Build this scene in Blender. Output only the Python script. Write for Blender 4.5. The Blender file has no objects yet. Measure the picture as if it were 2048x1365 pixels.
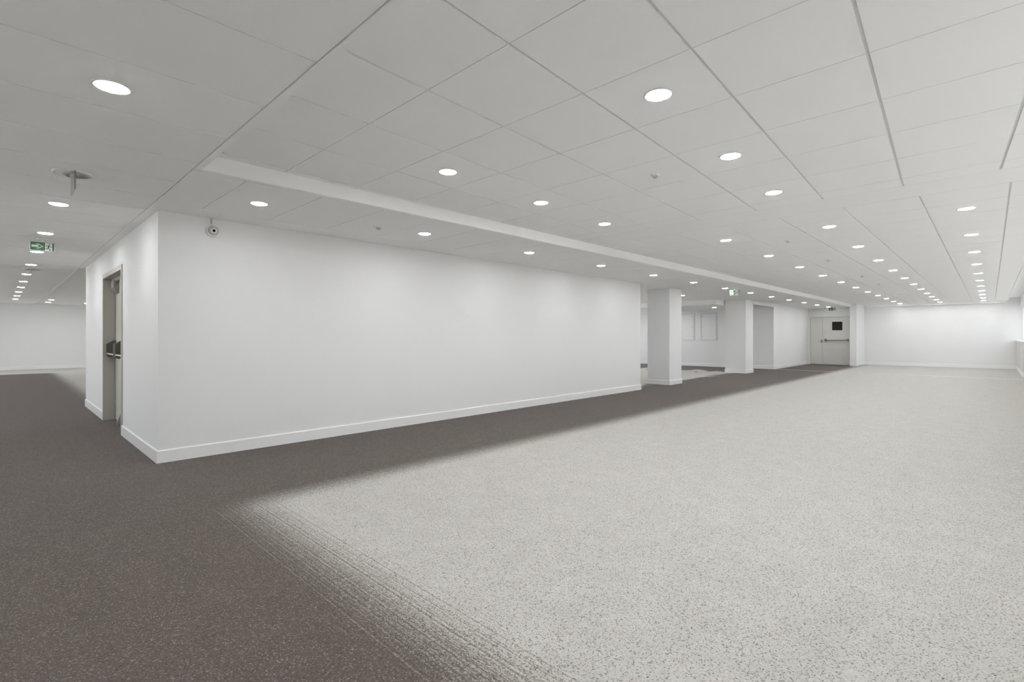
import bpy, math, random
random.seed(7)
scene = bpy.context.scene
C = scene.collection

# ------------------------------------------------------------------ camera
TH = math.radians(43.98)
CAM_Z = 1.1985
cam_data = bpy.data.cameras.new('camera')
cam_data.sensor_width = 36.0
cam_data.lens = 991.13 / 2048.0 * 36.0
cam_data.shift_y = -(682.5 - 673.14) / 2048.0
cam_data.clip_start = 0.05
cam_data.clip_end = 200.0
cam = bpy.data.objects.new('camera', cam_data)
cam.location = (0.0, 0.0, CAM_Z)
cam.rotation_euler = (math.pi / 2, 0.0, TH - math.pi / 2)
C.objects.link(cam)
scene.camera = cam

# ------------------------------------------------------------------ world: even overcast daylight
SKY = 2.05
LAMP = 145.0
world = bpy.data.worlds.new('overcast_sky')
scene.world = world
world.use_nodes = True
wn = world.node_tree.nodes
wl = world.node_tree.links
wtc = wn.new('ShaderNodeTexCoord')
wsp = wn.new('ShaderNodeSeparateXYZ')
wmr = wn.new('ShaderNodeMapRange')
wmr.inputs['From Min'].default_value = -0.06
wmr.inputs['From Max'].default_value = 0.06
wmx = wn.new('ShaderNodeMix')
wmx.data_type = 'RGBA'
wmx.inputs[6].default_value = (0.68, 0.67, 0.65, 1)     # ground outside
wmx.inputs[7].default_value = (0.87, 0.935, 1.0, 1)      # overcast sky
wl.new(wtc.outputs['Generated'], wsp.inputs[0])
wl.new(wsp.outputs['Z'], wmr.inputs['Value'])
wl.new(wmr.outputs['Result'], wmx.inputs[0])
wl.new(wmx.outputs[2], wn['Background'].inputs['Color'])
wn['Background'].inputs['Strength'].default_value = SKY

# ------------------------------------------------------------------ view
scene.view_settings.view_transform = 'Standard'
scene.view_settings.look = 'None'
scene.view_settings.gamma = 1.0
scene.view_settings.use_curve_mapping = False
scene.view_settings.exposure = 0.14
scene.cycles.use_denoising = True
scene.cycles.max_bounces = 12
scene.cycles.diffuse_bounces = 10
scene.cycles.use_adaptive_sampling = True
scene.cycles.adaptive_threshold = 0.14
scene.cycles.adaptive_min_samples = 12
scene.cycles.sample_clamp_indirect = 6.0
scene.cycles.caustics_reflective = False
scene.cycles.caustics_refractive = False

# ------------------------------------------------------------------ heights and key lines (metres)
S = 2.386          # low ceiling
Z1 = 2.502         # raised ceiling of the hall
ZP = 2.61          # window pelmet ceiling
XW, XE, YN = -4.2, 25.6, 25.0
YS, XS = 11.6, 10.1      # unseen outer walls of the side room and of the rooms behind the block
YWIN = -0.79
CX0, CX1, CY0, CY1 = 1.045, 10.005, 5.648, 11.20   # the white core block
YF = 4.04          # fascia line
XB = 19.55         # back wall
YP = -0.435        # pelmet edge

# portal: lets the renderer find the sky through the window band (emits nothing itself)
def portal(loc, rot, sx, sy):
    pd = bpy.data.lights.new('window_portal', 'AREA')
    pd.shape = 'RECTANGLE'
    pd.size, pd.size_y = sx, sy
    pd.cycles.is_portal = True
    po = bpy.data.objects.new('window_portal', pd)
    po.location, po.rotation_euler = loc, rot
    C.objects.link(po)
portal(((XW + XE) / 2, YWIN - 0.22, 1.68), (math.pi / 2, 0, 0), XE - XW, 1.30)
portal((XW - 0.12, 12.0, 1.25), (math.pi / 2, 0, -math.pi / 2), 24.0, 2.1)
portal((7.05, YN + 0.12, 1.25), (math.pi / 2, 0, math.pi), 6.1, 2.1)
portal((XS + 0.13, (YS + YN) / 2, 1.25), (math.pi / 2, 0, math.pi / 2), YN - YS, 2.1)
portal(((XS + XB) / 2, YS + 0.12, 1.25), (math.pi / 2, 0, math.pi), XB - XS, 2.1)

# ------------------------------------------------------------------ materials
def mat(name, col, rough=0.6, metal=0.0, var=0.0, scale=6.0, bump=0.0, bscale=300.0, spec=0.5):
    m = bpy.data.materials.new(name)
    m.use_nodes = True
    nt = m.node_tree
    b = nt.nodes['Principled BSDF']
    b.inputs['Base Color'].default_value = (*col, 1)
    b.inputs['Roughness'].default_value = rough
    b.inputs['Metallic'].default_value = metal
    b.inputs['Specular IOR Level'].default_value = spec
    tc = nt.nodes.new('ShaderNodeTexCoord')
    if var > 0:
        n = nt.nodes.new('ShaderNodeTexNoise')
        n.inputs['Scale'].default_value = scale
        n.inputs['Detail'].default_value = 4
        r = nt.nodes.new('ShaderNodeMapRange')
        r.inputs['To Min'].default_value = 1 - var
        r.inputs['To Max'].default_value = 1 + var
        mx = nt.nodes.new('ShaderNodeMix')
        mx.data_type = 'RGBA'
        mx.blend_type = 'MULTIPLY'
        mx.inputs['Factor'].default_value = 1
        mx.inputs[6].default_value = (*col, 1)
        nt.links.new(tc.outputs['Object'], n.inputs['Vector'])
        nt.links.new(n.outputs['Fac'], r.inputs['Value'])
        nt.links.new(r.outputs['Result'], mx.inputs[7])
        nt.links.new(mx.outputs[2], b.inputs['Base Color'])
    if bump > 0:
        n2 = nt.nodes.new('ShaderNodeTexNoise')
        n2.inputs['Scale'].default_value = bscale
        n2.inputs['Detail'].default_value = 3
        bp = nt.nodes.new('ShaderNodeBump')
        bp.inputs['Strength'].default_value = bump
        bp.inputs['Distance'].default_value = 0.002
        nt.links.new(tc.outputs['Object'], n2.inputs['Vector'])
        nt.links.new(n2.outputs['Fac'], bp.inputs['Height'])
        nt.links.new(bp.outputs['Normal'], b.inputs['Normal'])
    return m

M = {}
M['wall'] = mat('white_wall_paint', (0.79, 0.795, 0.798), 0.75, var=0.008, scale=2.0, bump=0.05, bscale=260, spec=0.3)
M['tile'] = mat('ceiling_tile_white', (0.91, 0.912, 0.912), 0.9, var=0.008, scale=3.0, bump=0.06, bscale=500, spec=0.2)
M['grid'] = mat('ceiling_grid_shaded', (0.72, 0.722, 0.715), 0.7, var=0.004, spec=0.3)  # light grey, darkened to strengthen the shade in the recessed joints
M['board'] = mat('plasterboard_paint', (0.905, 0.907, 0.907), 0.85, var=0.006, scale=3.0, spec=0.25)
M['trim'] = mat('white_trim_paint', (0.90, 0.902, 0.90), 0.5, var=0.004, spec=0.4)
M['fascia'] = mat('fascia_paint', (0.87, 0.873, 0.87), 0.7, var=0.006, spec=0.3)
M['base'] = mat('white_baseboard_gloss', (0.84, 0.845, 0.85), 0.35, var=0.004)
M['greige'] = mat('greige_door_paint', (0.52, 0.505, 0.46), 0.5, var=0.02, scale=4)
M['frame_shaded'] = mat('shaded_grey_frame_paint', (0.44, 0.42, 0.385), 0.5, var=0.02, scale=4)  # frame colour darkened to carry the shade of the door reveal
M['greige_lit'] = mat('greige_door_lit_copy', (0.68, 0.665, 0.63), 0.5, var=0.02, scale=4)  # lighter copy of the door greige, makes up for dim light there
M['panelframe'] = mat('access_panel_frame_paint', (0.68, 0.685, 0.68), 0.6, var=0.01, scale=4)
M['darkgrey'] = mat('dark_grey_metal', (0.10, 0.098, 0.09), 0.4, 0.3, var=0.05, scale=20)
M['midgrey'] = mat('mid_grey_plastic', (0.27, 0.265, 0.25), 0.45, var=0.03, scale=20)
M['chrome'] = mat('brushed_steel', (0.75, 0.75, 0.74), 0.3, 1.0, var=0.03, scale=60)
M['alu'] = mat('aluminium_strip', (0.88, 0.88, 0.88), 0.32, 1.0, var=0.04, scale=3)
M['black'] = mat('black_glass', (0.022, 0.022, 0.020), 0.25, var=0.1, scale=3, spec=0.2)
M['plastic'] = mat('white_plastic', (0.78, 0.78, 0.77), 0.4, var=0.01, scale=10)
M['greyplastic'] = mat('light_grey_plastic', (0.50, 0.50, 0.49), 0.45, var=0.02, scale=10)
M['green'] = mat('exit_sign_green', (0.04, 0.13, 0.06), 0.7, var=0.06, scale=30)
M['signgreen'] = mat('exit_sign_dark_green', (0.02, 0.04, 0.028), 0.7, var=0.05, scale=30)
M['signwhite'] = mat('exit_sign_white', (0.56, 0.60, 0.57), 0.7, var=0.02, scale=30)
M['heater'] = mat('beige_panel_paint', (0.62, 0.615, 0.585), 0.5, var=0.01, scale=5)

def lamp_material():
    m = bpy.data.materials.new('led_diffuser')
    m.use_nodes = True
    nt = m.node_tree
    nt.nodes.clear()
    o = nt.nodes.new('ShaderNodeOutputMaterial')
    e = nt.nodes.new('ShaderNodeEmission')
    e.inputs['Color'].default_value = (1.0, 0.995, 0.99, 1)
    e.inputs['Strength'].default_value = LAMP
    nt.links.new(e.outputs[0], o.inputs[0])
    return m
M['lamp'] = lamp_material()

def clear_material(name, tint, fac):
    m = bpy.data.materials.new(name)
    m.use_nodes = True
    nt = m.node_tree
    nt.nodes.clear()
    o = nt.nodes.new('ShaderNodeOutputMaterial')
    mx = nt.nodes.new('ShaderNodeMixShader')
    t = nt.nodes.new('ShaderNodeBsdfTransparent')
    t.inputs['Color'].default_value = (*tint, 1)
    g = nt.nodes.new('ShaderNodeBsdfGlossy')
    g.inputs['Roughness'].default_value = 0.03
    mx.inputs[0].default_value = fac
    nt.links.new(t.outputs[0], mx.inputs[1])
    nt.links.new(g.outputs[0], mx.inputs[2])
    nt.links.new(mx.outputs[0], o.inputs[0])
    return m
M['pane'] = clear_material('window_glass', (0.97, 0.975, 0.97), 0.06)
M['acrylic'] = clear_material('clear_acrylic', (0.90, 0.91, 0.90), 0.07)

def carpet_material():
    m = bpy.data.materials.new('loop_carpet')
    m.use_nodes = True
    nt = m.node_tree
    N, L = nt.nodes, nt.links
    b = N['Principled BSDF']
    b.inputs['Roughness'].default_value = 0.95
    b.inputs['Specular IOR Level'].default_value = 0.15
    b.inputs['Sheen Weight'].default_value = 0.08
    b.inputs['Sheen Roughness'].default_value = 0.6
    tc = N.new('ShaderNodeTexCoord')
    sep = N.new('ShaderNodeSeparateXYZ')
    L.new(tc.outputs['Object'], sep.inputs[0])
    X, Y = sep.outputs['X'], sep.outputs['Y']

    def math_(op, a, c=None, clamp=False):
        n = N.new('ShaderNodeMath')
        n.operation = op
        n.use_clamp = clamp
        for i, v in enumerate((a, c)):
            if v is None:
                continue
            if isinstance(v, (int, float)):
                n.inputs[i].default_value = v
            else:
                L.new(v, n.inputs[i])
        return n.outputs[0]

    def smooth(v, a, c):
        n = N.new('ShaderNodeMapRange')
        n.interpolation_type = 'SMOOTHSTEP'
        n.inputs['From Min'].default_value = a
        n.inputs['From Max'].default_value = c
        L.new(v, n.inputs['Value'])
        return n.outputs['Result']

    def noise1(v, scale, detail=2.0):
        n = N.new('ShaderNodeTexNoise')
        n.noise_dimensions = '1D'
        n.inputs['Scale'].default_value = scale
        n.inputs['Detail'].default_value = detail
        L.new(v, n.inputs['W'])
        return math_('SUBTRACT', n.outputs['Fac'], 0.5)

    # rows of tufts shift the colour change a little from row to row
    xj = math_('ADD', X, math_('MULTIPLY', noise1(X, 95.0, 4.0), 0.52))
    yj = math_('ADD', Y, math_('MULTIPLY', noise1(Y, 60.0, 4.0), 0.24))
    hall = math_('MULTIPLY', smooth(xj, 0.98, 1.48), math_('SUBTRACT', 1.0, smooth(yj, 3.60, 4.04)))
    north = math_('MULTIPLY', smooth(xj, 1.05, 1.46), smooth(yj, 12.2, 12.8))
    edge = math_('MAXIMUM', smooth(Y, 22.05, 22.10), math_('SUBTRACT', 1.0, smooth(xj, -0.66, -0.25)))  # unseen floor west of the corridor made pale to bounce light
    # side room: pale field with ragged dark edges
    nz = N.new('ShaderNodeTexNoise')
    nz.inputs['Scale'].default_value = 1.0
    nz.inputs['Detail'].default_value = 2.0
    mp = N.new('ShaderNodeMapping')
    mp.inputs['Scale'].default_value = (0.9, 1.9, 1.0)
    L.new(tc.outputs['Object'], mp.inputs[0])
    L.new(mp.outputs[0], nz.inputs['Vector'])
    wob = math_('MULTIPLY', math_('SUBTRACT', nz.outputs['Fac'], 0.5), 4.2)
    xr = math_('ADD', X, wob)
    yr = math_('ADD', Y, math_('MULTIPLY', wob, 0.30))
    room = math_('MULTIPLY', smooth(yr, 5.85, 6.2), math_('SUBTRACT', 1.0, smooth(xr, 16.7, 17.1)))
    room = math_('MULTIPLY', room, smooth(X, 10.0, 10.2))
    dens = math_('MAXIMUM', math_('MAXIMUM', hall, north), math_('MAXIMUM', edge, room))
    # single loops
    vor = N.new('ShaderNodeTexVoronoi')
    vor.voronoi_dimensions = '2D'
    vor.inputs['Scale'].default_value = 215.0
    L.new(tc.outputs['Object'], vor.inputs['Vector'])
    sc = N.new('ShaderNodeSeparateColor')
    L.new(vor.outputs['Color'], sc.inputs[0])
    thr = N.new('ShaderNodeMapRange')
    thr.inputs['To Min'].default_value = 0.10
    thr.inputs['To Max'].default_value = 0.85
    L.new(dens, thr.inputs['Value'])
    islight = math_('LESS_THAN', sc.outputs[0], thr.outputs['Result'])

    def ramp(v, cols):
        r = N.new('ShaderNodeValToRGB')
        els = r.color_ramp.elements
        while len(els) < len(cols):
            els.new(0.5)
        for i, c in enumerate(cols):
            els[i].position = i / (len(cols) - 1)
            els[i].color = (*c, 1)
        L.new(v, r.inputs[0])
        return r.outputs[0]

    lightc = ramp(sc.outputs[1], [(0.425, 0.410, 0.378), (0.49, 0.475, 0.447), (0.52, 0.507, 0.482), (0.575, 0.565, 0.545)])
    lightflk = ramp(sc.outputs[1], [(0.16, 0.14, 0.122), (0.21, 0.185, 0.165), (0.27, 0.245, 0.22)])
    darkc = ramp(sc.outputs[2], [(0.070, 0.058, 0.050), (0.106, 0.088, 0.077), (0.136, 0.112, 0.097)])
    darkflk = ramp(sc.outputs[2], [(0.17, 0.155, 0.135), (0.27, 0.255, 0.23), (0.40, 0.38, 0.35)])

    def mix(f, a, c):
        n = N.new('ShaderNodeMix')
        n.data_type = 'RGBA'
        L.new(f, n.inputs[0])
        L.new(a, n.inputs[6])
        L.new(c, n.inputs[7])
        return n.outputs[2]

    lt = mix(dens, lightflk, lightc)
    dk = mix(dens, darkc, darkflk)
    col = mix(islight, dk, lt)
    big = N.new('ShaderNodeTexNoise')
    big.inputs['Scale'].default_value = 5.0
    big.inputs['Detail'].default_value = 5.0
    L.new(tc.outputs['Object'], big.inputs['Vector'])
    br = N.new('ShaderNodeMapRange')
    br.inputs['To Min'].default_value = 0.90
    br.inputs['To Max'].default_value = 1.10
    L.new(big.outputs['Fac'], br.inputs['Value'])
    mm = N.new('ShaderNodeMix')
    mm.data_type = 'RGBA'
    mm.blend_type = 'MULTIPLY'
    mm.inputs[0].default_value = 1.0
    L.new(col, mm.inputs[6])
    L.new(br.outputs['Result'], mm.inputs[7])
    L.new(mm.outputs[2], b.inputs['Base Color'])
    bp = N.new('ShaderNodeBump')
    bp.invert = True
    bp.inputs['Strength'].default_value = 0.45
    bp.inputs['Distance'].default_value = 0.003
    L.new(vor.outputs['Distance'], bp.inputs['Height'])
    L.new(bp.outputs['Normal'], b.inputs['Normal'])
    return m
M['carpet'] = carpet_material()

# ------------------------------------------------------------------ mesh helpers
BOXF = [(0, 3, 2, 1), (4, 5, 6, 7), (0, 1, 5, 4), (1, 2, 6, 5), (2, 3, 7, 6), (3, 0, 4, 7)]

class MB:
    def __init__(s):
        s.v, s.f, s.sm = [], [], []
    def add(s, vs, fs, smooth=False):
        o = len(s.v)
        s.v += [tuple(p) for p in vs]
        s.f += [tuple(i + o for i in q) for q in fs]
        s.sm += [smooth] * len(fs)
        return s
    def box(s, x0, x1, y0, y1, z0, z1):
        return s.add([(x0, y0, z0), (x1, y0, z0), (x1, y1, z0), (x0, y1, z0),
                      (x0, y0, z1), (x1, y0, z1), (x1, y1, z1), (x0, y1, z1)], BOXF)
    def prism(s, poly, z0, z1):                   # poly counter-clockwise seen from above
        n = len(poly)
        vs = [(x, y, z0) for x, y in poly] + [(x, y, z1) for x, y in poly]
        fs = [tuple(reversed(range(n))), tuple(range(n, 2 * n))]
        fs += [(i, (i + 1) % n, n + (i + 1) % n, n + i) for i in range(n)]
        return s.add(vs, fs)
    def extrude(s, poly, fn, a, b):               # poly of (p,q); fn(p,q,t) -> xyz
        n = len(poly)
        vs = [fn(p, q, a) for p, q in poly] + [fn(p, q, b) for p, q in poly]
        fs = [tuple(reversed(range(n))), tuple(range(n, 2 * n))]
        fs += [(i, (i + 1) % n, n + (i + 1) % n, n + i) for i in range(n)]
        return s.add(vs, fs)
    def lathe(s, prof, n=32, smooth=True, cap0=False, cap1=False, at=(0, 0, 0)):   # prof [(r,z)]
        vs = []
        for r, z in prof:
            for k in range(n):
                a = 2 * math.pi * k / n
                vs.append((at[0] + r * math.cos(a), at[1] + r * math.sin(a), at[2] + z))
        fs = []
        for i in range(len(prof) - 1):
            for k in range(n):
                k2 = (k + 1) % n
                fs.append((i * n + k, i * n + k2, (i + 1) * n + k2, (i + 1) * n + k))
        if cap0:
            fs.append(tuple(reversed(range(n))))
        if cap1:
            fs.append(tuple(range((len(prof) - 1) * n, len(prof) * n)))
        return s.add(vs, fs, smooth)
    def tube(s, pts, r, n=12):
        import mathutils
        V = mathutils.Vector
        pts = [V(p) for p in pts]
        rings = []
        for i, p in enumerate(pts):
            d = (pts[min(i + 1, len(pts) - 1)] - pts[max(i - 1, 0)]).normalized()
            u = d.cross(V((0, 0, 1))) if abs(d.z) < 0.9 else d.cross(V((1, 0, 0)))
            u.normalize()
            w = d.cross(u)
            rings.append([p + r * (math.cos(2 * math.pi * k / n) * u + math.sin(2 * math.pi * k / n) * w) for k in range(n)])
        vs = [tuple(q) for ring in rings for q in ring]
        fs = []
        for i in range(len(rings) - 1):
            for k in range(n):
                k2 = (k + 1) % n
                fs.append((i * n + k, i * n + k2, (i + 1) * n + k2, (i + 1) * n + k))
        fs.append(tuple(reversed(range(n))))
        fs.append(tuple(range((len(rings) - 1) * n, len(rings) * n)))
        return s.add(vs, fs, True)
    def mesh(s, name, m):
        me = bpy.data.meshes.new(name)
        me.from_pydata(s.v, [], s.f)
        me.polygons.foreach_set('use_smooth', s.sm)
        me.materials.append(m)
        me.update()
        return me
    def build(s, name, m, parent=None, loc=(0, 0, 0)):
        return obj(name, s.mesh(name, m), parent, loc)

def obj(name, me, parent=None, loc=(0, 0, 0)):
    o = bpy.data.objects.new(name, me)
    C.objects.link(o)
    o.location = loc
    if parent is not None:
        o.parent = parent
    return o

def tag(o, label=None, cat=None, group=None, kind=None):
    if label: o['label'] = label
    if cat: o['category'] = cat
    if group: o['group'] = group
    if kind: o['kind'] = kind
    return o

def empty(name, loc=(0, 0, 0), rz=0.0):
    o = bpy.data.objects.new(name, None)
    o.empty_display_size = 0.1
    C.objects.link(o)
    o.location = loc
    o.rotation_euler = (0, 0, rz)
    return o

def copy_tree(o, parent=None):
    c = o.copy()
    C.objects.link(c)
    c.parent = parent
    for ch in [q for q in bpy.data.objects if q.parent == o]:
        copy_tree(ch, c)
    return c

def struct(o, label, cat):
    return tag(o, label, cat, kind='structure')

# ------------------------------------------------------------------ floor
fl = MB().prism([(XW, YWIN - 0.2), (XE + 0.1, YWIN - 0.2), (XE + 0.1, YS + 0.1), (XS + 0.1, YS + 0.1), (XS + 0.1, YN + 0.1), (XW, YN + 0.1)],
                -0.1, 0.0).build('floor', M['carpet'])
struct(fl, 'speckled loop carpet, pale grey hall field fading into a dark brown border', 'carpet')
struct(MB().box(19.55, 19.60, YWIN + 0.12, 5.64, 0, 0.004).build('trim_1', M['alu']),
       'thin shiny metal joint strip lying across the carpet before the far double door', 'floor strip')

# ------------------------------------------------------------------ walls
def wall(name, label, boxes, m='wall'):
    b = MB()
    for q in boxes:
        b.box(*q)
    return struct(b.build(name, M[m]), label, 'wall')

T = 0.12
D1Y0, D1Y1, D1Z = 7.595, 9.105, 2.045      # door opening in the short side of the core
wall('wall_front', 'long blank white wall beside the dark carpet border', [(CX0, CX1, CY0, CY0 + T, 0, S)])
wall('wall_left', 'short white wall with a recessed double door',
     [(CX0, CX0 + T, CY0 + T, D1Y0, 0, S), (CX0, CX0 + T, D1Y1, CY1, 0, S), (CX0, CX0 + T, D1Y0, D1Y1, D1Z, S)])
wall('wall_core_end', 'white end of the long blank wall, turned to the side room', [(CX1 - T, CX1, CY0 + T, CY1, 0, S)])
wall('wall_core_rear', 'white rear wall of the blank walled block', [(CX0 + T, CX1 - T, CY1 - T, CY1, 0, S)])
wall('wall_far_left', 'distant white wall closing the corridor on the left',
     [(XW, 4.0, YN, YN + 0.1, 0, S + 0.2), (4.0, XS, YN, YN + 0.1, 0, 0.2), (4.0, XS, YN, YN + 0.1, 2.3, S + 0.2)]
     + [(4.0 + 2.9 * k, 4.0 + 2.9 * k + 0.3, YN, YN + 0.1, 0.2, 2.3) for k in range(3)])
wall('wall_west', 'unseen white side wall of the corridor, its window band added for light',
     [(XW - 0.1, XW, YWIN - 0.2, YN + 0.1, 0, 0.2), (XW - 0.1, XW, YWIN - 0.2, YN + 0.1, 2.3, S + 0.2)]
     + [(XW - 0.1, XW, 1.0 + 3.0 * k - 0.2, 1.0 + 3.0 * k + 0.2, 0.2, 2.3) for k in range(9)]  # unseen window band, added to light the corridor
     + [(XW - 0.1, XW, YWIN - 0.2, 0.8, 0.2, 2.3), (XW - 0.1, XW, 4.2, 6.8, 0.2, 2.3)])  # added solid stretch keeps direct window light off the short wall
wall('wall_rear_rooms', 'unseen wall of the rooms behind the block, windows added for daylight',
     [(XS, XS + 0.1, YS, YN + 0.1, 0, 0.2), (XS, XS + 0.1, YS, YN + 0.1, 2.3, S + 0.2)]
     + [(XS, XS + 0.1, YS + 3.05 * k, YS + 3.05 * k + 0.3, 0.2, 2.3) for k in range(5)])  # unseen openings added so daylight reaches the far rooms
wall('wall_side_room', 'unseen wall of the side room, windows added for daylight',
     [(XS + 0.1, XB + 0.2, YS, YS + 0.1, 0, 0.2), (XS + 0.1, XB + 0.2, YS, YS + 0.1, 2.3, S)]
     + [(XS + 0.1 + 3.05 * k, XS + 0.4 + 3.05 * k, YS, YS + 0.1, 0.2, 2.3) for k in range(4)])  # unseen openings added so daylight reaches the side room
wall('wall_back', 'white wall of the side room with two access panels', [(XB, XB + 0.2, 5.84, YS, 0, S)])
wall('wall_beside_door', 'white wall leading up to the far greige double door', [(XB, 24.35, 5.66, 5.84, 0, S)])
DX = 24.35
E0, E1, E2, EZ = 4.165, 5.136, 5.625, 2.045     # far door: right jamb, split, left jamb, head
wall('wall_door', 'white wall around and above the far double door',
     [(DX, DX + 0.2, E2, 5.66, 0, S), (DX, DX + 0.2, 4.08, E0, 0, S), (DX, DX + 0.2, E0, E2, EZ, S),
      (DX + 0.2, XE, 3.9, 5.84, 0, S)])
wall('wall_pier', 'narrow white pier to the right of the far double door', [(23.88, XE, 3.85, 4.08, 0, Z1)])
wall('wall_far_right', 'wide white end wall of the hall washed by daylight', [(XE, XE + 0.12, YWIN - 0.2, 3.85, 0, ZP)])
wall('wall_beam', 'shallow white beam between the square column and the corner', [(17.40, XB, 5.66, 5.84, 2.272, S)])

# baseboards: chamfered board run along a segment, n = outward normal side
def board_profile(h=0.12, t=0.014):
    return [(0, 0), (t, 0), (t, h - 0.008), (t - 0.006, h), (0, h)]
def base(bm, p, q, n):
    (x0, y0), (x1, y1) = p, q
    ln = math.hypot(x1 - x0, y1 - y0)
    dx, dy = (x1 - x0) / ln, (y1 - y0) / ln
    def fn(a, z, t):
        return (x0 + dx * t + n[0] * a, y0 + dy * t + n[1] * a, z + 0.0005)
    prof = board_profile()
    if dx * n[1] - dy * n[0] > 0:
        prof = prof[::-1]
    bm.extrude(prof, fn, 0, ln)
    return bm
t_ = 0.014
def bb(name, label, segs):
    b = MB()
    for s_ in segs:
        base(b, *s_)
    return struct(b.build(name, M['base']), label, 'baseboard')
bb('baseboard_front', 'white baseboard along the foot of the long blank wall', [((CX0 - t_, CY0), (CX1 + t_, CY0), (0, -1))])
bb('baseboard_left', 'white baseboard on the short wall either side of the double door',
   [((CX0, CY0), (CX0, D1Y0 - 0.03), (-1, 0)), ((CX0, D1Y1 + 0.03), (CX0, CY1), (-1, 0))])
bb('baseboard_core_end', 'white baseboard around the end of the long wall', [((CX1, CY0), (CX1, CY1), (1, 0))])
bb('baseboard_far_left', 'white baseboard of the distant corridor end wall', [((XW, YN), (4.0, YN), (0, -1))])
bb('baseboard_back', 'white baseboard below the two access panels', [((XB, 5.66), (XB, YS), (-1, 0))])
bb('baseboard_beside_door', 'white baseboard leading to the far double door', [((XB - t_, 5.66), (DX, 5.66), (0, -1))])
bb('baseboard_pier', 'white baseboard around the narrow pier',
   [((23.88, 3.85 - t_), (23.88, 4.08), (-1, 0)), ((23.88, 3.85), (XE, 3.85), (0, -1)), ((DX, 4.08), (DX, E0 - 0.002), (-1, 0))])
bb('baseboard_far_right', 'white baseboard along the wide end wall of the hall', [((XE, YWIN + 0.1), (XE, 3.84), (-1, 0))])

# ------------------------------------------------------------------ square columns
def column(x0, x1, y0, y1, label):
    r = empty('column', ((x0 + x1) / 2, (y0 + y1) / 2, 0))
    tag(r, label, 'column', kind='structure')
    hx, hy = (x1 - x0) / 2, (y1 - y0) / 2
    MB().box(-hx, hx, -hy, hy, 0, S).build('shaft', M['wall'], r)
    b = MB()
    base(b, (-hx - t_, -hy), (hx + t_, -hy), (0, -1))
    base(b, (-hx - t_, hy), (hx + t_, hy), (0, 1))
    base(b, (-hx, -hy), (-hx, hy), (-1, 0))
    base(b, (hx, -hy), (hx, hy), (1, 0))
    b.build('baseboard', M['base'], r)
column(11.42, 12.084, 5.66, 6.25, 'white square column nearest the end of the long blank wall')
column(16.70, 17.372, 5.66, 6.31, 'white square column farther off, just below the hanging down arrow sign')

# ------------------------------------------------------------------ ceilings
def clip(poly, ax, val, keep_less):
    out = []
    n = len(poly)
    for i in range(n):
        a, b = poly[i], poly[(i + 1) % n]
        ia = (a[ax] <= val) if keep_less else (a[ax] >= val)
        ib = (b[ax] <= val) if keep_less else (b[ax] >= val)
        if ia:
            out.append(a)
        if ia != ib:
            t = (val - a[ax]) / (b[ax] - a[ax])
            out.append((a[0] + t * (b[0] - a[0]), a[1] + t * (b[1] - a[1])))
    return out
def clip_rect(poly, x0, x1, y0, y1):
    for ax, v, l in ((0, x0, False), (0, x1, True), (1, y0, False), (1, y1, True)):
        if len(poly) < 3:
            return []
        poly = clip(poly, ax, v, l)
    return poly
def area(p):
    return abs(sum(p[i][0] * p[(i + 1) % len(p)][1] - p[(i + 1) % len(p)][0] * p[i][1] for i in range(len(p)))) / 2

GD = 0.010   # tiles stand this much proud of their grid

# near hall: 600 mm tiles on a grid whose rows run slightly askew
c1 = empty('ceiling', (1.0, YP, Z1))
struct(c1, 'raised near ceiling of large square tiles in the open hall', 'ceiling')
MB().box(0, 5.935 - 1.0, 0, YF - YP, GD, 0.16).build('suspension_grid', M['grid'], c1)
MB().box(5.4423 - 1.0, 5.935 - 1.0, 0, YF - YP, 0, GD).build('border_board', M['board'], c1)
SK, YE = 0.0514, 2.1182
for i in range(0, 8):
    for j in range(-6, 5):
        a0, a1 = 0.978 + 0.6 * i + 0.003, 0.978 + 0.6 * (i + 1) - 0.003
        def yy(x, k, s_):
            return YE + 0.6 * k + SK * (x - 1.06) + s_
        poly = [(a0, yy(a0, j, 0.008)), (a1, yy(a1, j, 0.008)), (a1, yy(a1, j + 1, -0.008)), (a0, yy(a0, j + 1, -0.008))]
        poly = clip_rect(poly, 1.0, 5.4423 - 0.004, YP, YF - 0.004)
        if len(poly) >= 3 and area(poly) > 0.004:
            cx = sum(p[0] for p in poly) / len(poly)
            cy = sum(p[1] for p in poly) / len(poly)
            MB().prism([(x - cx, y - cy) for x, y in poly], 0, GD - 0.0005).build('ceiling_tile', M['tile'], c1, (cx - 1.0, cy - YP, 0))

# far hall
X2, Y2 = 5.9378, -0.1255
c2 = empty('ceiling', (5.935, YP, Z1))
struct(c2, 'raised far ceiling of square tiles with three long rows of downlights', 'ceiling')
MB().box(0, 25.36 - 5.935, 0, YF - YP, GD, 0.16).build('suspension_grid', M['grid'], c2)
cache = {}
def shared_tile(parent, x0, x1, y0, y1, org):
    k = (round(x1 - x0, 4), round(y1 - y0, 4))
    if k not in cache:
        cache[k] = MB().box(-k[0] / 2, k[0] / 2, -k[1] / 2, k[1] / 2, 0, GD - 0.0005).mesh('ceiling_tile', M['tile'])
    obj('ceiling_tile', cache[k], parent, ((x0 + x1) / 2 - org[0], (y0 + y1) / 2 - org[1], 0))
for i in range(0, 33):
    for j in range(-1, 7):
        x0, x1 = X2 + 0.6 * i + 0.0025, X2 + 0.6 * (i + 1) - 0.0025
        y0, y1 = Y2 + 0.6 * j + 0.007, Y2 + 0.6 * (j + 1) - 0.007
        x1 = min(x1, 25.355); y0 = max(y0, YP + 0.003); y1 = min(y1, YF - 0.004)
        if x1 - x0 > 0.03 and y1 - y0 > 0.03:
            shared_tile(c2, x0, x1, y0, y1, (5.935, YP))

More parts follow.
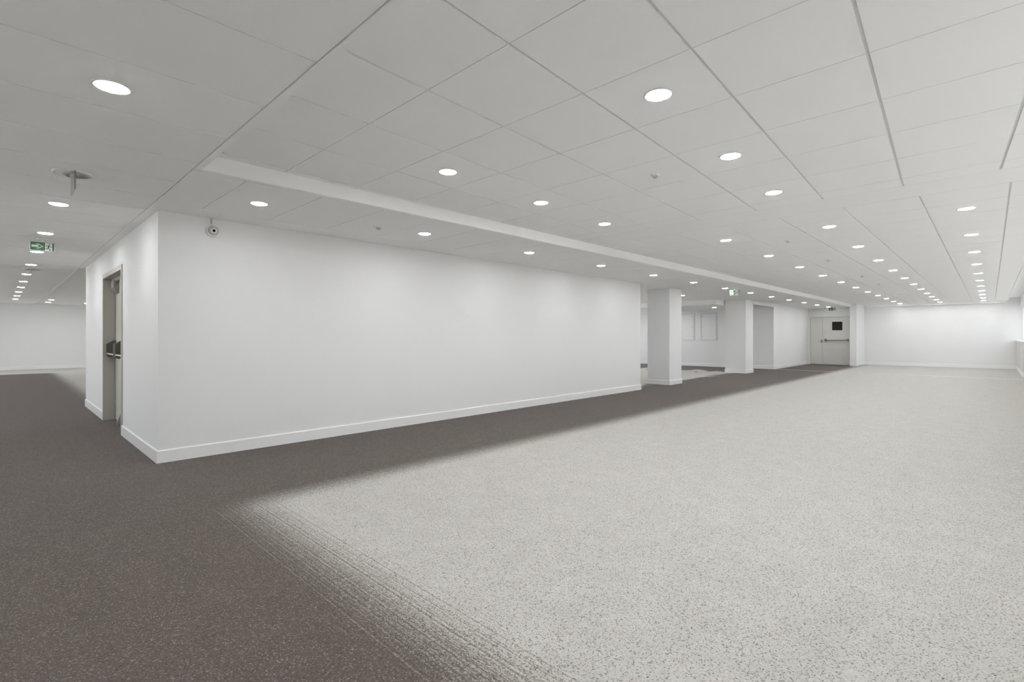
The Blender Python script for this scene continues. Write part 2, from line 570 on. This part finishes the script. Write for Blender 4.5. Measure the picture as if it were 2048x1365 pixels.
# low soffit beside the long wall, and the plain board over the rooms behind
c3 = empty('ceiling', (0.96, YF, S))
struct(c3, 'low soffit over the dark carpet border, in long plank tiles', 'ceiling')
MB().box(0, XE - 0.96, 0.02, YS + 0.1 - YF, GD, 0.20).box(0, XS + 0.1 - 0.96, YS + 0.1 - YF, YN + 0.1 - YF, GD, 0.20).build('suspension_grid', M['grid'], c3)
bd = MB()
bd.box(0.05, 24.35 - 0.96, 0.02, 0.062, 0, GD - 0.0005)
bd.box(0, 24.35 - 0.96, 5.29 - YF, 5.66 - YF, 0, GD - 0.0005)
bd.box(0, CX0 - 0.96, 5.66 - YF, YN - YF, 0, GD - 0.0005)
bd.box(CX1 - 0.96, XB - 0.96, 5.66 - YF, YS - YF, 0, GD - 0.0005)
bd.box(CX0 - 0.96, CX1 - 0.96, CY1 - YF, YN - YF, 0, GD - 0.0005)
bd.build('border_board', M['board'], c3)
for i in range(-1, 39):
    x0, x1 = max(1.316 + 0.6 * i + 0.004, 0.965), min(1.316 + 0.6 * (i + 1) - 0.004, 24.345)
    if x1 - x0 > 0.03:
        shared_tile(c3, x0, x1, 4.105, 5.286, (0.96, YF))

# corridor
c4 = empty('ceiling', (XW, YWIN - 0.2, S))
struct(c4, 'low corridor ceiling of broad plank tiles above the dark carpet', 'ceiling')
o4 = (XW, YWIN - 0.2)
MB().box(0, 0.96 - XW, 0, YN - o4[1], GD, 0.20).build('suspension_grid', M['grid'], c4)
MB().box(0, -0.216 - XW, 0, YN - o4[1], 0, GD - 0.0005).build('border_board', M['board'], c4)
for k in range(-6, 38):
    y0, y1 = 2.702 + 0.6 * k + 0.005, 2.702 + 0.6 * (k + 1) - 0.005
    y0 = max(y0, YWIN - 0.19); y1 = min(y1, YN - 0.005)
    if y1 - y0 > 0.03:
        shared_tile(c4, -0.21, 0.955, y0, y1, o4)

# pelmet over the windows
c5 = MB().box(1.0, XE, YWIN - 0.2, YP, ZP, ZP + 0.09).build('ceiling', M['board'])
struct(c5, 'narrow higher ceiling strip beside the windows', 'ceiling')
# lower ceiling at the back of the side room
c6 = MB().box(16.0, XB, 6.34, YS - 0.005, 2.225, S - 0.001).build('ceiling', M['board'])
struct(c6, 'lowered ceiling in front of the two access panels', 'ceiling')

# ceiling trims
fas = MB().extrude([(0, 0.003), (0.012, -0.004), (0.025, 0.0), (0.025, 0.14), (0.004, 0.14), (0.0, 0.03)][::-1],
                   lambda p, q, t: (t, YF - 0.006 + p, S + q), 1.0, DX)
struct(fas.build('trim_2', M['fascia']), 'long white step in the ceiling between hall and soffit', 'ceiling trim')
struct(MB().box(0.962, 1.0, YWIN - 0.19, YF + 0.018, S - 0.004, Z1 + 0.02).build('trim_3', M['trim']),
       'pale edge strip between corridor planks and the raised square tiles', 'ceiling trim')
struct(MB().box(0.962, 1.0, CY1 + 0.02, YN - 0.01, S - 0.012, S - 0.0045).build('trim_4', M['trim']),
       'bright white edge strip along the corridor ceiling beyond the short wall', 'ceiling trim')
struct(MB().box(25.36, XE, YP, 3.845, Z1 - 0.075, Z1 + 0.10).build('trim_5', M['fascia']),
       'shallow white bulkhead along the top of the wide end wall', 'ceiling trim')
struct(MB().box(1.005, XE - 0.24, YP - 0.03, YP - 0.001, Z1 - 0.004, ZP - 0.001).build('trim_6', M['trim']),
       'white edge strip of the ceiling next to the windows', 'ceiling trim')
struct(MB().box(25.45, XE, YWIN, YP - 0.031, Z1 + 0.03, ZP).build('trim_7', M['fascia']),
       'small white bulkhead in the ceiling corner by the windows', 'ceiling trim')

# ------------------------------------------------------------------ window side
low = MB().box(XW, XE, YWIN - 0.2, YWIN, 0, 1.03).build('wall_right', M['wall'])
struct(low, 'low white wall below the row of windows', 'wall')
struct(MB().box(XW, XE, YWIN - 0.2, YWIN, 2.25, ZP + 0.09).build('wall_right_lintel', M['wall']),
       'white lintel above the row of windows', 'wall')
struct(MB().box(XW, XW + (XE - XW) / 11 * 2, YWIN - 0.2, YWIN, 1.03, 2.25).build('wall_right_end', M['wall']),  # unseen wall added in place of windows, dims the near ceiling
       'solid white wall added behind the camera to hold back daylight', 'wall')
struct(MB().box(XW, XE - 0.001, YWIN - 0.001, -0.655, 1.032, 1.062).build('trim_8', M['trim']),
       'white window ledge running along the right edge of the hall', 'window ledge')
cover = MB().box(-1.26, 1.26, YWIN + 0.001, -0.69, 0.13, 1.031).mesh('panel', M['heater'])
for k in range(2):
    x1 = 25.55 - 2.62 * k
    r = empty('radiator_cover', (x1 - 1.26, 0, 0))
    tag(r, ['pale beige radiator cover nearest the wide end wall', 'pale beige radiator cover cut by the right edge of the picture'][k],
        'radiator cover', 'radiator covers under the windows')
    obj('panel', cover, r)
    MB().box(-1.27, 1.27, YWIN + 0.001, -0.68, 0.0005, 0.13).build('plinth', M['base'], r)
for k in range(2, 11):
    x0 = XW + (XE - XW) / 11 * k
    x1 = x0 + (XE - XW) / 11
    w = empty('window_%d' % (k - 1), ((x0 + x1) / 2, YWIN - 0.1, 1.062))
    struct(w, 'white framed window in the right hand window band', 'window')
    w['group'] = 'windows along the right side'
    hw = (x1 - x0) / 2
    f = MB()
    f.box(-hw, -hw + 0.06, -0.05, 0.05, 0, 1.188)
    f.box(hw - 0.06, hw, -0.05, 0.05, 0, 1.188)
    f.box(-hw + 0.06, hw - 0.06, -0.05, 0.05, 0, 0.05)
    f.box(-hw + 0.06, hw - 0.06, -0.05, 0.05, 1.138, 1.188)
    f.box(-0.03, 0.03, -0.05, 0.05, 0.05, 1.138)
    f.build('frame', M['trim'], w)
    for sx in (-1, 1):
        a, b2 = sorted((sx * 0.03, sx * (hw - 0.06)))
        MB().box(a, b2, -0.004, 0.004, 0.05, 1.138).build('pane', M['pane'], w)

def added_window(n, loc, rz, w, label, h=2.1):  # windows added out of sight to bring in more daylight
    r = empty('window_%d' % n, loc, rz)
    struct(r, label, 'window')
    f = MB()
    f.box(-w / 2, -w / 2 + 0.05, -0.04, 0.04, 0, h)
    f.box(w / 2 - 0.05, w / 2, -0.04, 0.04, 0, h)
    f.box(-w / 2 + 0.05, w / 2 - 0.05, -0.04, 0.04, 0, 0.05)
    f.box(-w / 2 + 0.05, w / 2 - 0.05, -0.04, 0.04, h - 0.05, h)
    f.build('frame', M['trim'], r)
    MB().box(-w / 2 + 0.05, w / 2 - 0.05, -0.004, 0.004, 0.05, h - 0.05).build('pane', M['pane'], r)
for k in (0, 2, 3, 4, 5, 6, 7):
    added_window(12 + k, (XW - 0.05, 2.5 + 3.0 * k, 0.2), math.pi / 2, 2.6, 'tall window added for daylight in the unseen wall left of the corridor')
for k in range(2):
    added_window(20 + k, (5.6 + 2.9 * k, YN + 0.05, 0.2), 0.0, 2.6, 'unseen tall window added for daylight at the back of the rooms behind the long wall')
for k in range(4):
    added_window(22 + k, (XS + 0.05, YS + 1.675 + 3.05 * k, 0.2), math.pi / 2, 2.75, 'unseen tall window added for daylight to the rooms behind the long wall')
for k in range(3):
    added_window(26 + k, (XS + 1.775 + 3.05 * k, YS + 0.05, 0.2), 0.0, 2.75, 'unseen tall window added to light the side room behind the columns')

# ------------------------------------------------------------------ downlights
def make_downlight():
    r = empty('downlight')
    MB().lathe([(0.064, -0.004), (0.071, -0.0065), (0.077, -0.004), (0.079, 0.0)], 32).build('trim_ring', M['plastic'], r)
    MB().lathe([(0.066, -0.0045), (0.055, -0.009)], 20, cap1=True).build('diffuser', M['lamp'], r)
    return r
proto = make_downlight()
used = [False]
def downlight(x, y, z, label, group):
    if not used[0]:
        o = proto; used[0] = True
    else:
        o = copy_tree(proto)
    o.location = (x, y, z)
    tag(o, label, 'downlight', group)
    return o
ORD = ['first', 'second', 'third', 'fourth', 'fifth', 'sixth', 'seventh', 'eighth', 'ninth', 'tenth', 'eleventh', 'twelfth', 'thirteenth']
# near hall (2 rows visible)
for k in range(3):
    downlight(2.4686 + 1.2 * k, 1.2867 + SK * 1.2 * k, Z1,
              '%s downlight from the camera in the right row of the near square tile ceiling' % ORD[k], 'near hall downlights, right row')
for k in range(3):
    downlight(2.4686 + 1.2 * k, 3.0867 + SK * 1.2 * k, Z1,
              '%s downlight from the camera in the left row of the near square tile ceiling' % ORD[k], 'near hall downlights, left row')
# far hall, three rows
for r_, (nm, n) in enumerate((('right', 11), ('middle', 11), ('left', 11))):
    for k in range(n):
        downlight(6.8378 + 1.8 * k, 0.1745 + 1.2 * r_, Z1,
                  '%s downlight from the camera in the %s row of the far hall ceiling' % (ORD[k], nm), 'far hall downlights, %s row' % nm)
# soffit row
for k in range(13):
    downlight(1.6159 + 1.8 * k, 4.695, S, '%s downlight along the soffit in front of the long white wall' % ORD[k], 'soffit downlights')
# corridor row
for k, y in enumerate([3.002] + [6.002 + 1.8 * q for q in range(10)]):
    downlight(0.374, y, S, '%s downlight from the camera in the corridor row on the left' % ORD[k], 'corridor downlights')
# beyond the corridor corner
for (x, y), lb in zip([(1.19, 21.9), (1.2, 23.5), (2.2, 23.3)],
                      ['tiny downlight right of the corridor row, nearer of two before the distant wall',
                       'tiny downlight right of the corridor row, close to the distant wall',
                       'tiny downlight peeping out past the edge of the short wall']):
    downlight(x, y, S, lb, 'downlights beyond the short wall')
# side room
downlight(13.75, 6.42, S, 'downlight just right of the near square column', 'side room downlights')
downlight(17.6, 7.03, 2.225, 'downlight above the right hand access panel', 'side room downlights')
for x, y, z in ((2.4686, -0.22, Z1), (3.6686, -0.34, Z1), (4.8686, -0.34, Z1), (0.374, 1.2, S), (1.28, 1.2, Z1)):  # unseen lamps added to brighten the near floor
    downlight(x, y, z, 'unseen downlight added above the camera to brighten the near floor', 'added downlights above the camera')
for x in (-1.6, -3.2):  # unseen lamps added so more light bounces into the corridor
    for k in range(10):
        downlight(x, 0.6 + 2.4 * k, S, 'unseen downlight added left of the corridor for bounce light', 'added downlights left of the corridor')
# lamps added out of view behind the block as fill for the far rooms
for x in (3.4, 6.4):
    for y in (13.0, 16.0, 19.0, 22.0):
        downlight(x, y, S, 'unseen downlight added to fill the rooms behind the long white wall', 'added hidden downlights')
for x, y in ((17.6, 8.83), (17.6, 10.63), (13.75, 8.22), (13.75, 10.02), (11.6, 9.0), (11.6, 11.0), (15.0, 9.2), (15.0, 10.8), (18.5, 9.2)):  # unseen lamps added to brighten the side room and its back wall
    downlight(x, y, S if x < 16 else 2.225, 'unseen downlight added to brighten the side room', 'added side room downlights')

# ------------------------------------------------------------------ detectors and sprinklers
def detector(x, y, z, r, label, group):
    o = empty('smoke_detector', (x, y, z))
    tag(o, label, 'detector', group)
    MB().lathe([(r, 0), (r, -0.3 * r), (0.85 * r, -0.38 * r)], 28, cap1=True).build('base', M['plastic'], o)
    MB().lathe([(0.55 * r, -0.38 * r), (0.52 * r, -0.7 * r), (0.25 * r, -0.82 * r), (0.02 * r, -0.84 * r)], 28).build('sensor_head', M['greyplastic'], o)
    return o
detector(2.83, 4.72, S, 0.055, 'white smoke detector on the soffit between two downlights', 'detectors')
detector(3.68, 1.946, Z1, 0.034, 'small detector on the near square tile ceiling', 'detectors')
for k, (x, y) in enumerate([(7.473, 1.985), (9.818, 1.985), (12.905, 1.985), (15.17, 1.985), (19.0, 1.985)]):
    detector(x, y, Z1, 0.034, '%s small detector from the camera on the far hall ceiling' % ORD[k], 'detectors')

# ------------------------------------------------------------------ exit signs (local: x across the face, z up, face towards -y)
def strokes(b, pts, w, sx, sz, ox, oz, y):
    for (a, c) in zip(pts[:-1], pts[1:]):
        ax, az = ox + a[0] * sx, oz - a[1] * sz
        bx, bz = ox + c[0] * sx, oz - c[1] * sz
        ln = math.hypot(bx - ax, bz - az)
        nx, nz = -(bz - az) / ln * w, (bx - ax) / ln * w
        ex, ez = (bx - ax) / ln * w * 0.5, (bz - az) / ln * w * 0.5
        poly = [(ax - ex + nx, az - ez + nz), (ax - ex - nx, az - ez - nz), (bx + ex - nx, bz + ez - nz), (bx + ex + nx, bz + ez + nz)]
        b.extrude(poly, lambda p, q, t: (p, t, q), y, y - 0.0006)
def plate(b, poly, y, th=0.0006):
    b.extrude(poly, lambda p, q, t: (p, t, q), y, y - th)
def exit_sign(loc, rz, W, H, arrow, zc, label, round_base=False, stem=0.03):
    r = empty('exit_sign', loc, rz)
    tag(r, label, 'exit sign')
    top = -stem
    x0, x1, z1, z0 = -W / 2, W / 2, top, top - H
    p = MB().box(x0 - 0.006, x1 + 0.006, -0.003, 0.003, z0 - 0.005, z1 + 0.005).build('panel', M['signwhite'], r)
    split = x0 + 0.61 * W
    g = MB()
    plate(g, [(x0, z0), (split, z0), (split, z1), (x0, z1)], -0.003)
    plate(g, [(x0 + 0.915 * W, z0), (x1, z0), (x1, z1), (x0 + 0.915 * W, z1)], -0.003)
    plate(g, [(split, z1 - 0.05 * H), (x0 + 0.915 * W, z1 - 0.05 * H), (x0 + 0.915 * W, z1), (split, z1)], -0.003)
    g.build('green_field', M['green'], p)
    a = MB()
    if arrow == 'right':
        ax0, ax1, zm = x0 + 0.05 * W, x0 + 0.50 * W, (z0 + z1) / 2
        hh = 0.30 * H
        plate(a, [(ax0, zm - 0.13 * H), (ax0 + 0.62 * (ax1 - ax0), zm - 0.13 * H), (ax0 + 0.62 * (ax1 - ax0), zm + 0.13 * H), (ax0, zm + 0.13 * H)], -0.0037)
        plate(a, [(ax0 + 0.36 * (ax1 - ax0), zm + hh), (ax1, zm), (ax0 + 0.36 * (ax1 - ax0), zm - hh), (ax0 + 0.62 * (ax1 - ax0), zm - hh), (ax1 + 0.05 * W, zm), (ax0 + 0.62 * (ax1 - ax0), zm + hh)][::-1], -0.0037)
    else:
        xm = x0 + 0.27 * W
        plate(a, [(xm - 0.035 * W, z1 - 0.12 * H), (xm - 0.035 * W, z1 - 0.6 * H), (xm + 0.035 * W, z1 - 0.6 * H), (xm + 0.035 * W, z1 - 0.12 * H)], -0.0037)
        plate(a, [(xm - 0.15 * W, z1 - 0.45 * H), (xm, z1 - 0.90 * H), (xm + 0.15 * W, z1 - 0.45 * H), (xm + 0.13 * W, z1 - 0.68 * H), (xm, z1 - 0.97 * H), (xm - 0.13 * W, z1 - 0.68 * H)][::-1], -0.0037)
        plate(a, [(xm - 0.14 * W, z1 - 0.5 * H), (xm, z1 - 0.93 * H), (xm + 0.14 * W, z1 - 0.5 * H), (xm, z1 - 0.70 * H)], -0.0037)
    a.build('arrow', M['signwhite'], p)
    m = MB()
    w = 0.030 * H
    def st(pts, k=1.0):
        strokes(m, pts, w * k, W, H, x0, z1, -0.0032)
    st([(0.655, 0.47), (0.69, 0.34), (0.765, 0.34)])
    st([(0.785, 0.35), (0.845, 0.50), (0.905, 0.49)])
    st([(0.775, 0.34), (0.748, 0.60)], 2.0)
    st([(0.745, 0.60), (0.715, 0.79), (0.63, 0.73)], 1.1)
    st([(0.752, 0.60), (0.795, 0.73), (0.835, 0.92), (0.80, 0.95)], 1.1)
    hx, hz, hr = x0 + 0.805 * W, z1 - 0.20 * H, 0.055 * H
    plate(m, [(hx + hr * 1.3 * math.cos(q * math.pi / 6), hz + hr * math.sin(q * math.pi / 6)) for q in range(12)], -0.0032)
    m.build('running_figure', M['signgreen'], p)
    if stem > 0.012:
        MB().lathe([(0.006, 0), (0.006, -stem + 0.004)], 10).build('stem', M['plastic'], r)
    MB().lathe([(0.05, 0), (0.05, -0.008), (0.044, -0.012)], 24, cap1=True).build('ceiling_plate', M['plastic'], r)
    return r
exit_sign((0.371, 8.3, S), 0.0, 0.212, 0.098, 'right', 0, 'green exit sign with right pointing arrow hanging in the corridor', stem=0.044)
exit_sign((12.48, 4.488, S), -math.pi / 2, 0.215, 0.118, 'down', 0, 'green exit sign with down arrow hanging above the square columns', stem=0.060)
exit_sign((22.3, 4.383, S), -math.pi / 2, 0.215, 0.112, 'down', 0, 'small green exit sign hanging in front of the far double door', stem=0.082)

# round recessed exit lamps with a clear blade, seen edge on
def blade_lamp(x, y, label):
    r = empty('emergency_light', (x, y, S))
    tag(r, label, 'emergency light', 'blade emergency lights in the corridor')
    MB().lathe([(0.092, -0.0125), (0.075, -0.006), (0.05, -0.003), (0.01, -0.002)], 40).build('round_base', M['chrome'], r)
    MB().lathe([(0.116, 0.0), (0.115, -0.008), (0.104, -0.014), (0.092, -0.0125)], 40).build('trim_ring', M['plastic'], r)
    bl = MB().box(-0.0035, 0.0035, -0.13, 0.13, -0.142, -0.004).build('blade', M['acrylic'], r)
    MB().box(-0.004, 0.004, -0.137, -0.1302, -0.142, -0.012).build('blade_edge', M['midgrey'], bl)
    MB().box(-0.012, 0.012, -0.07, 0.07, -0.016, -0.004).build('blade_clamp', M['plastic'], r)
blade_lamp(0.377, 4.80, 'round ceiling emergency light with a clear hanging blade nearest the camera')
blade_lamp(0.40, 12.15, 'small distant emergency light with a clear blade among the corridor downlights')

# ------------------------------------------------------------------ wall camera
cc = empty('security_camera', (1.50, CY0, 2.262))
tag(cc, 'small white dome security camera on the long wall near its corner', 'camera')
MB().lathe([(0.062, 0), (0.062, 0.022), (0.055, 0.030)], 28, cap1=True).build('mount', M['plastic'], cc).rotation_euler = (math.pi / 2, 0, 0)
dm = MB()
nr, ns = 10, 28
prof = [(0.050 * math.cos(math.pi / 2 * k / nr), 0.030 + 0.045 * math.sin(math.pi / 2 * k / nr)) for k in range(nr)] + [(0.001, 0.075)]
dome = dm.lathe(prof, ns).build('dome', M['greyplastic'], cc)
dome.rotation_euler = (math.pi / 2, 0, 0)
eye = MB().lathe([(0.026, 0.052), (0.026, 0.082), (0.020, 0.086), (0.014, 0.084)], 24).build('lens_ring', M['plastic'], cc)
eye.rotation_euler = (math.pi / 2 + 0.12, 0, -0.1)
ln_ = MB().lathe([(0.014, 0.080), (0.010, 0.0845), (0.001, 0.086)], 20).build('lens', M['black'], cc)
ln_.rotation_euler = eye.rotation_euler
MB().box(-0.018, -0.004, -0.010, -0.0005, 0.055, S - 2.262 - 0.001).build('cable_cover', M['greyplastic'], cc)

# ------------------------------------------------------------------ doors
# door 1: double door with push bars in the short side of the core
d1 = empty('door_1', (CX0, D1Y0, 0))
struct(d1, 'greige double door with push bars, recessed in the short wall', 'door')
W1 = D1Y1 - D1Y0
fr = MB()
fr.box(-0.012, 0.125, -0.03, 0.02, 0.0005, D1Z + 0.03)
fr.box(-0.012, 0.125, W1 - 0.004, W1 + 0.03, 0.0005, D1Z + 0.03)
fr.box(-0.012, 0.125, 0.02, W1 - 0.004, D1Z - 0.03, D1Z + 0.03)
fr.box(0.085, 0.125, 0.02, W1 - 0.004, D1Z - 0.075, D1Z - 0.03)
fr.build('door_frame', M['frame_shaded'], d1)
half = W1 / 2
for q in range(2):
    y0 = 0.024 + q * (half - 0.015)
    y1 = y0 + half - 0.022
    lf = MB().box(0.127, 0.167, y0, y1, 0.008, D1Z - 0.04).build('door_leaf', M['greige'], d1)
    bar = MB()
    zb = 0.952
    bar.tube([(0.03, y0 + 0.05, zb), (0.03, y1 - 0.04, zb)], 0.011, 12)
    bar.build('push_bar', M['chrome'], lf)
    for yc in (y0 + 0.05, y1 - 0.06):
        hs = MB().extrude([(0.1265, zb - 0.05), (0.1265, zb + 0.19), (0.10, zb + 0.19), (0.018, zb + 0.14), (0.018, zb - 0.03), (0.05, zb - 0.05)],
                          lambda p, z, t: (p, t, z), yc - 0.022, yc + 0.022)
        hs.build('bar_bracket', M['darkgrey'], lf)
    cl = MB().extrude([(0.1265, 1.80), (0.1265, 1.985), (0.07, 1.985), (0.07, 1.88)], lambda p, z, t: (p, t, z), y1 - 0.30, y1 - 0.06)
    cl.build('door_closer', M['midgrey'], lf)
    MB().extrude([(0.1265, 0.012), (0.1265, 0.20), (0.115, 0.20), (0.06, 0.06), (0.06, 0.012)], lambda p, z, t: (p, t, z), y0 + 0.05, y0 + 0.10).build('floor_bolt', M['midgrey'], lf)

# door 2: unequal double door at the end of the hall
d2 = empty('door_2', (DX, E0, 0))
struct(d2, 'far greige double door with a dark square window and push bar', 'door')
W2 = E2 - E0
sp = E1 - E0
fr = MB()
fr.box(-0.006, 0.16, 0.0, 0.035, 0.0005, EZ)
fr.box(-0.006, 0.16, W2 - 0.035, W2, 0.0005, EZ)
fr.box(-0.006, 0.16, 0.035, W2 - 0.035, EZ - 0.035, EZ)
fr.build('door_frame', M['greige_lit'], d2)
main = MB()
wy0, wy1, wz0, wz1 = 4.425 - E0, 4.79 - E0, 1.451, 1.811
main.box(0.02, 0.065, 0.038, wy0, 0.008, EZ - 0.038)
main.box(0.02, 0.065, wy1, sp - 0.003, 0.008, EZ - 0.038)
main.box(0.02, 0.065, wy0, wy1, 0.008, wz0)
main.box(0.02, 0.065, wy0, wy1, wz1, EZ - 0.038)
lm = main.build('door_leaf', M['greige_lit'], d2)
tag(lm, 'wide right hand leaf with the dark window')
MB().box(0.028, 0.05, wy0, wy1, wz0, wz1).build('vision_pane', M['black'], lm)
MB().box(0.012, 0.0195, sp - 0.09, sp - 0.05, 0.01, EZ - 0.04).build('cover_strip', M['greige_lit'], lm)
MB().tube([(-0.05, 0.07, 1.03), (-0.05, sp - 0.13, 1.03)], 0.018, 12).build('push_bar', M['midgrey'], lm)
for yc in (0.06, sp - 0.12):
    MB().box(-0.06, 0.0195, yc - 0.03, yc + 0.03, 0.985, 1.095).build('bar_bracket', M['midgrey'], lm)
l2 = MB().box(0.02, 0.065, sp + 0.003, W2 - 0.038, 0.008, EZ - 0.038).build('door_leaf', M['greige_lit'], d2)
tag(l2, 'narrow left hand leaf')
MB().box(-0.012, 0.0195, sp + 0.02, sp + 0.06, 0.93, 1.06).build('lock_plate', M['midgrey'], l2)

# ------------------------------------------------------------------ access panels on the back wall
def access_panel(y0, y1, hinge, label):
    r = empty('access_panel', (XB, (y0 + y1) / 2, 1.036))
    tag(r, label, 'access panel', 'access panels on the back wall')
    h, w = 1.09, y1 - y0
    f = MB()
    f.box(-0.022, -0.0005, -w / 2, -w / 2 + 0.035, 0, h)
    f.box(-0.022, -0.0005, w / 2 - 0.035, w / 2, 0, h)
    f.box(-0.022, -0.0005, -w / 2 + 0.035, w / 2 - 0.035, 0, 0.035)
    f.box(-0.022, -0.0005, -w / 2 + 0.035, w / 2 - 0.035, h - 0.035, h)
    f.build('frame', M['panelframe'], r)
    lf = MB().box(-0.012, -0.0005, -w / 2 + 0.052, w / 2 - 0.052, 0.052, h - 0.052).build('door_leaf', M['wall'], r)
    for z in (0.15, 0.55, 0.95):
        MB().box(-0.020, -0.0125, hinge * (w / 2 - 0.09) - 0.016, hinge * (w / 2 - 0.09) + 0.016, z - 0.016, z + 0.016).build('latch', M['greyplastic'], lf)
access_panel(7.70, 8.36, 1, 'flush white access panel on the back wall, fully visible right hand one')
access_panel(8.59, 9.25, -1, 'flush white access panel partly hidden behind the near square column')
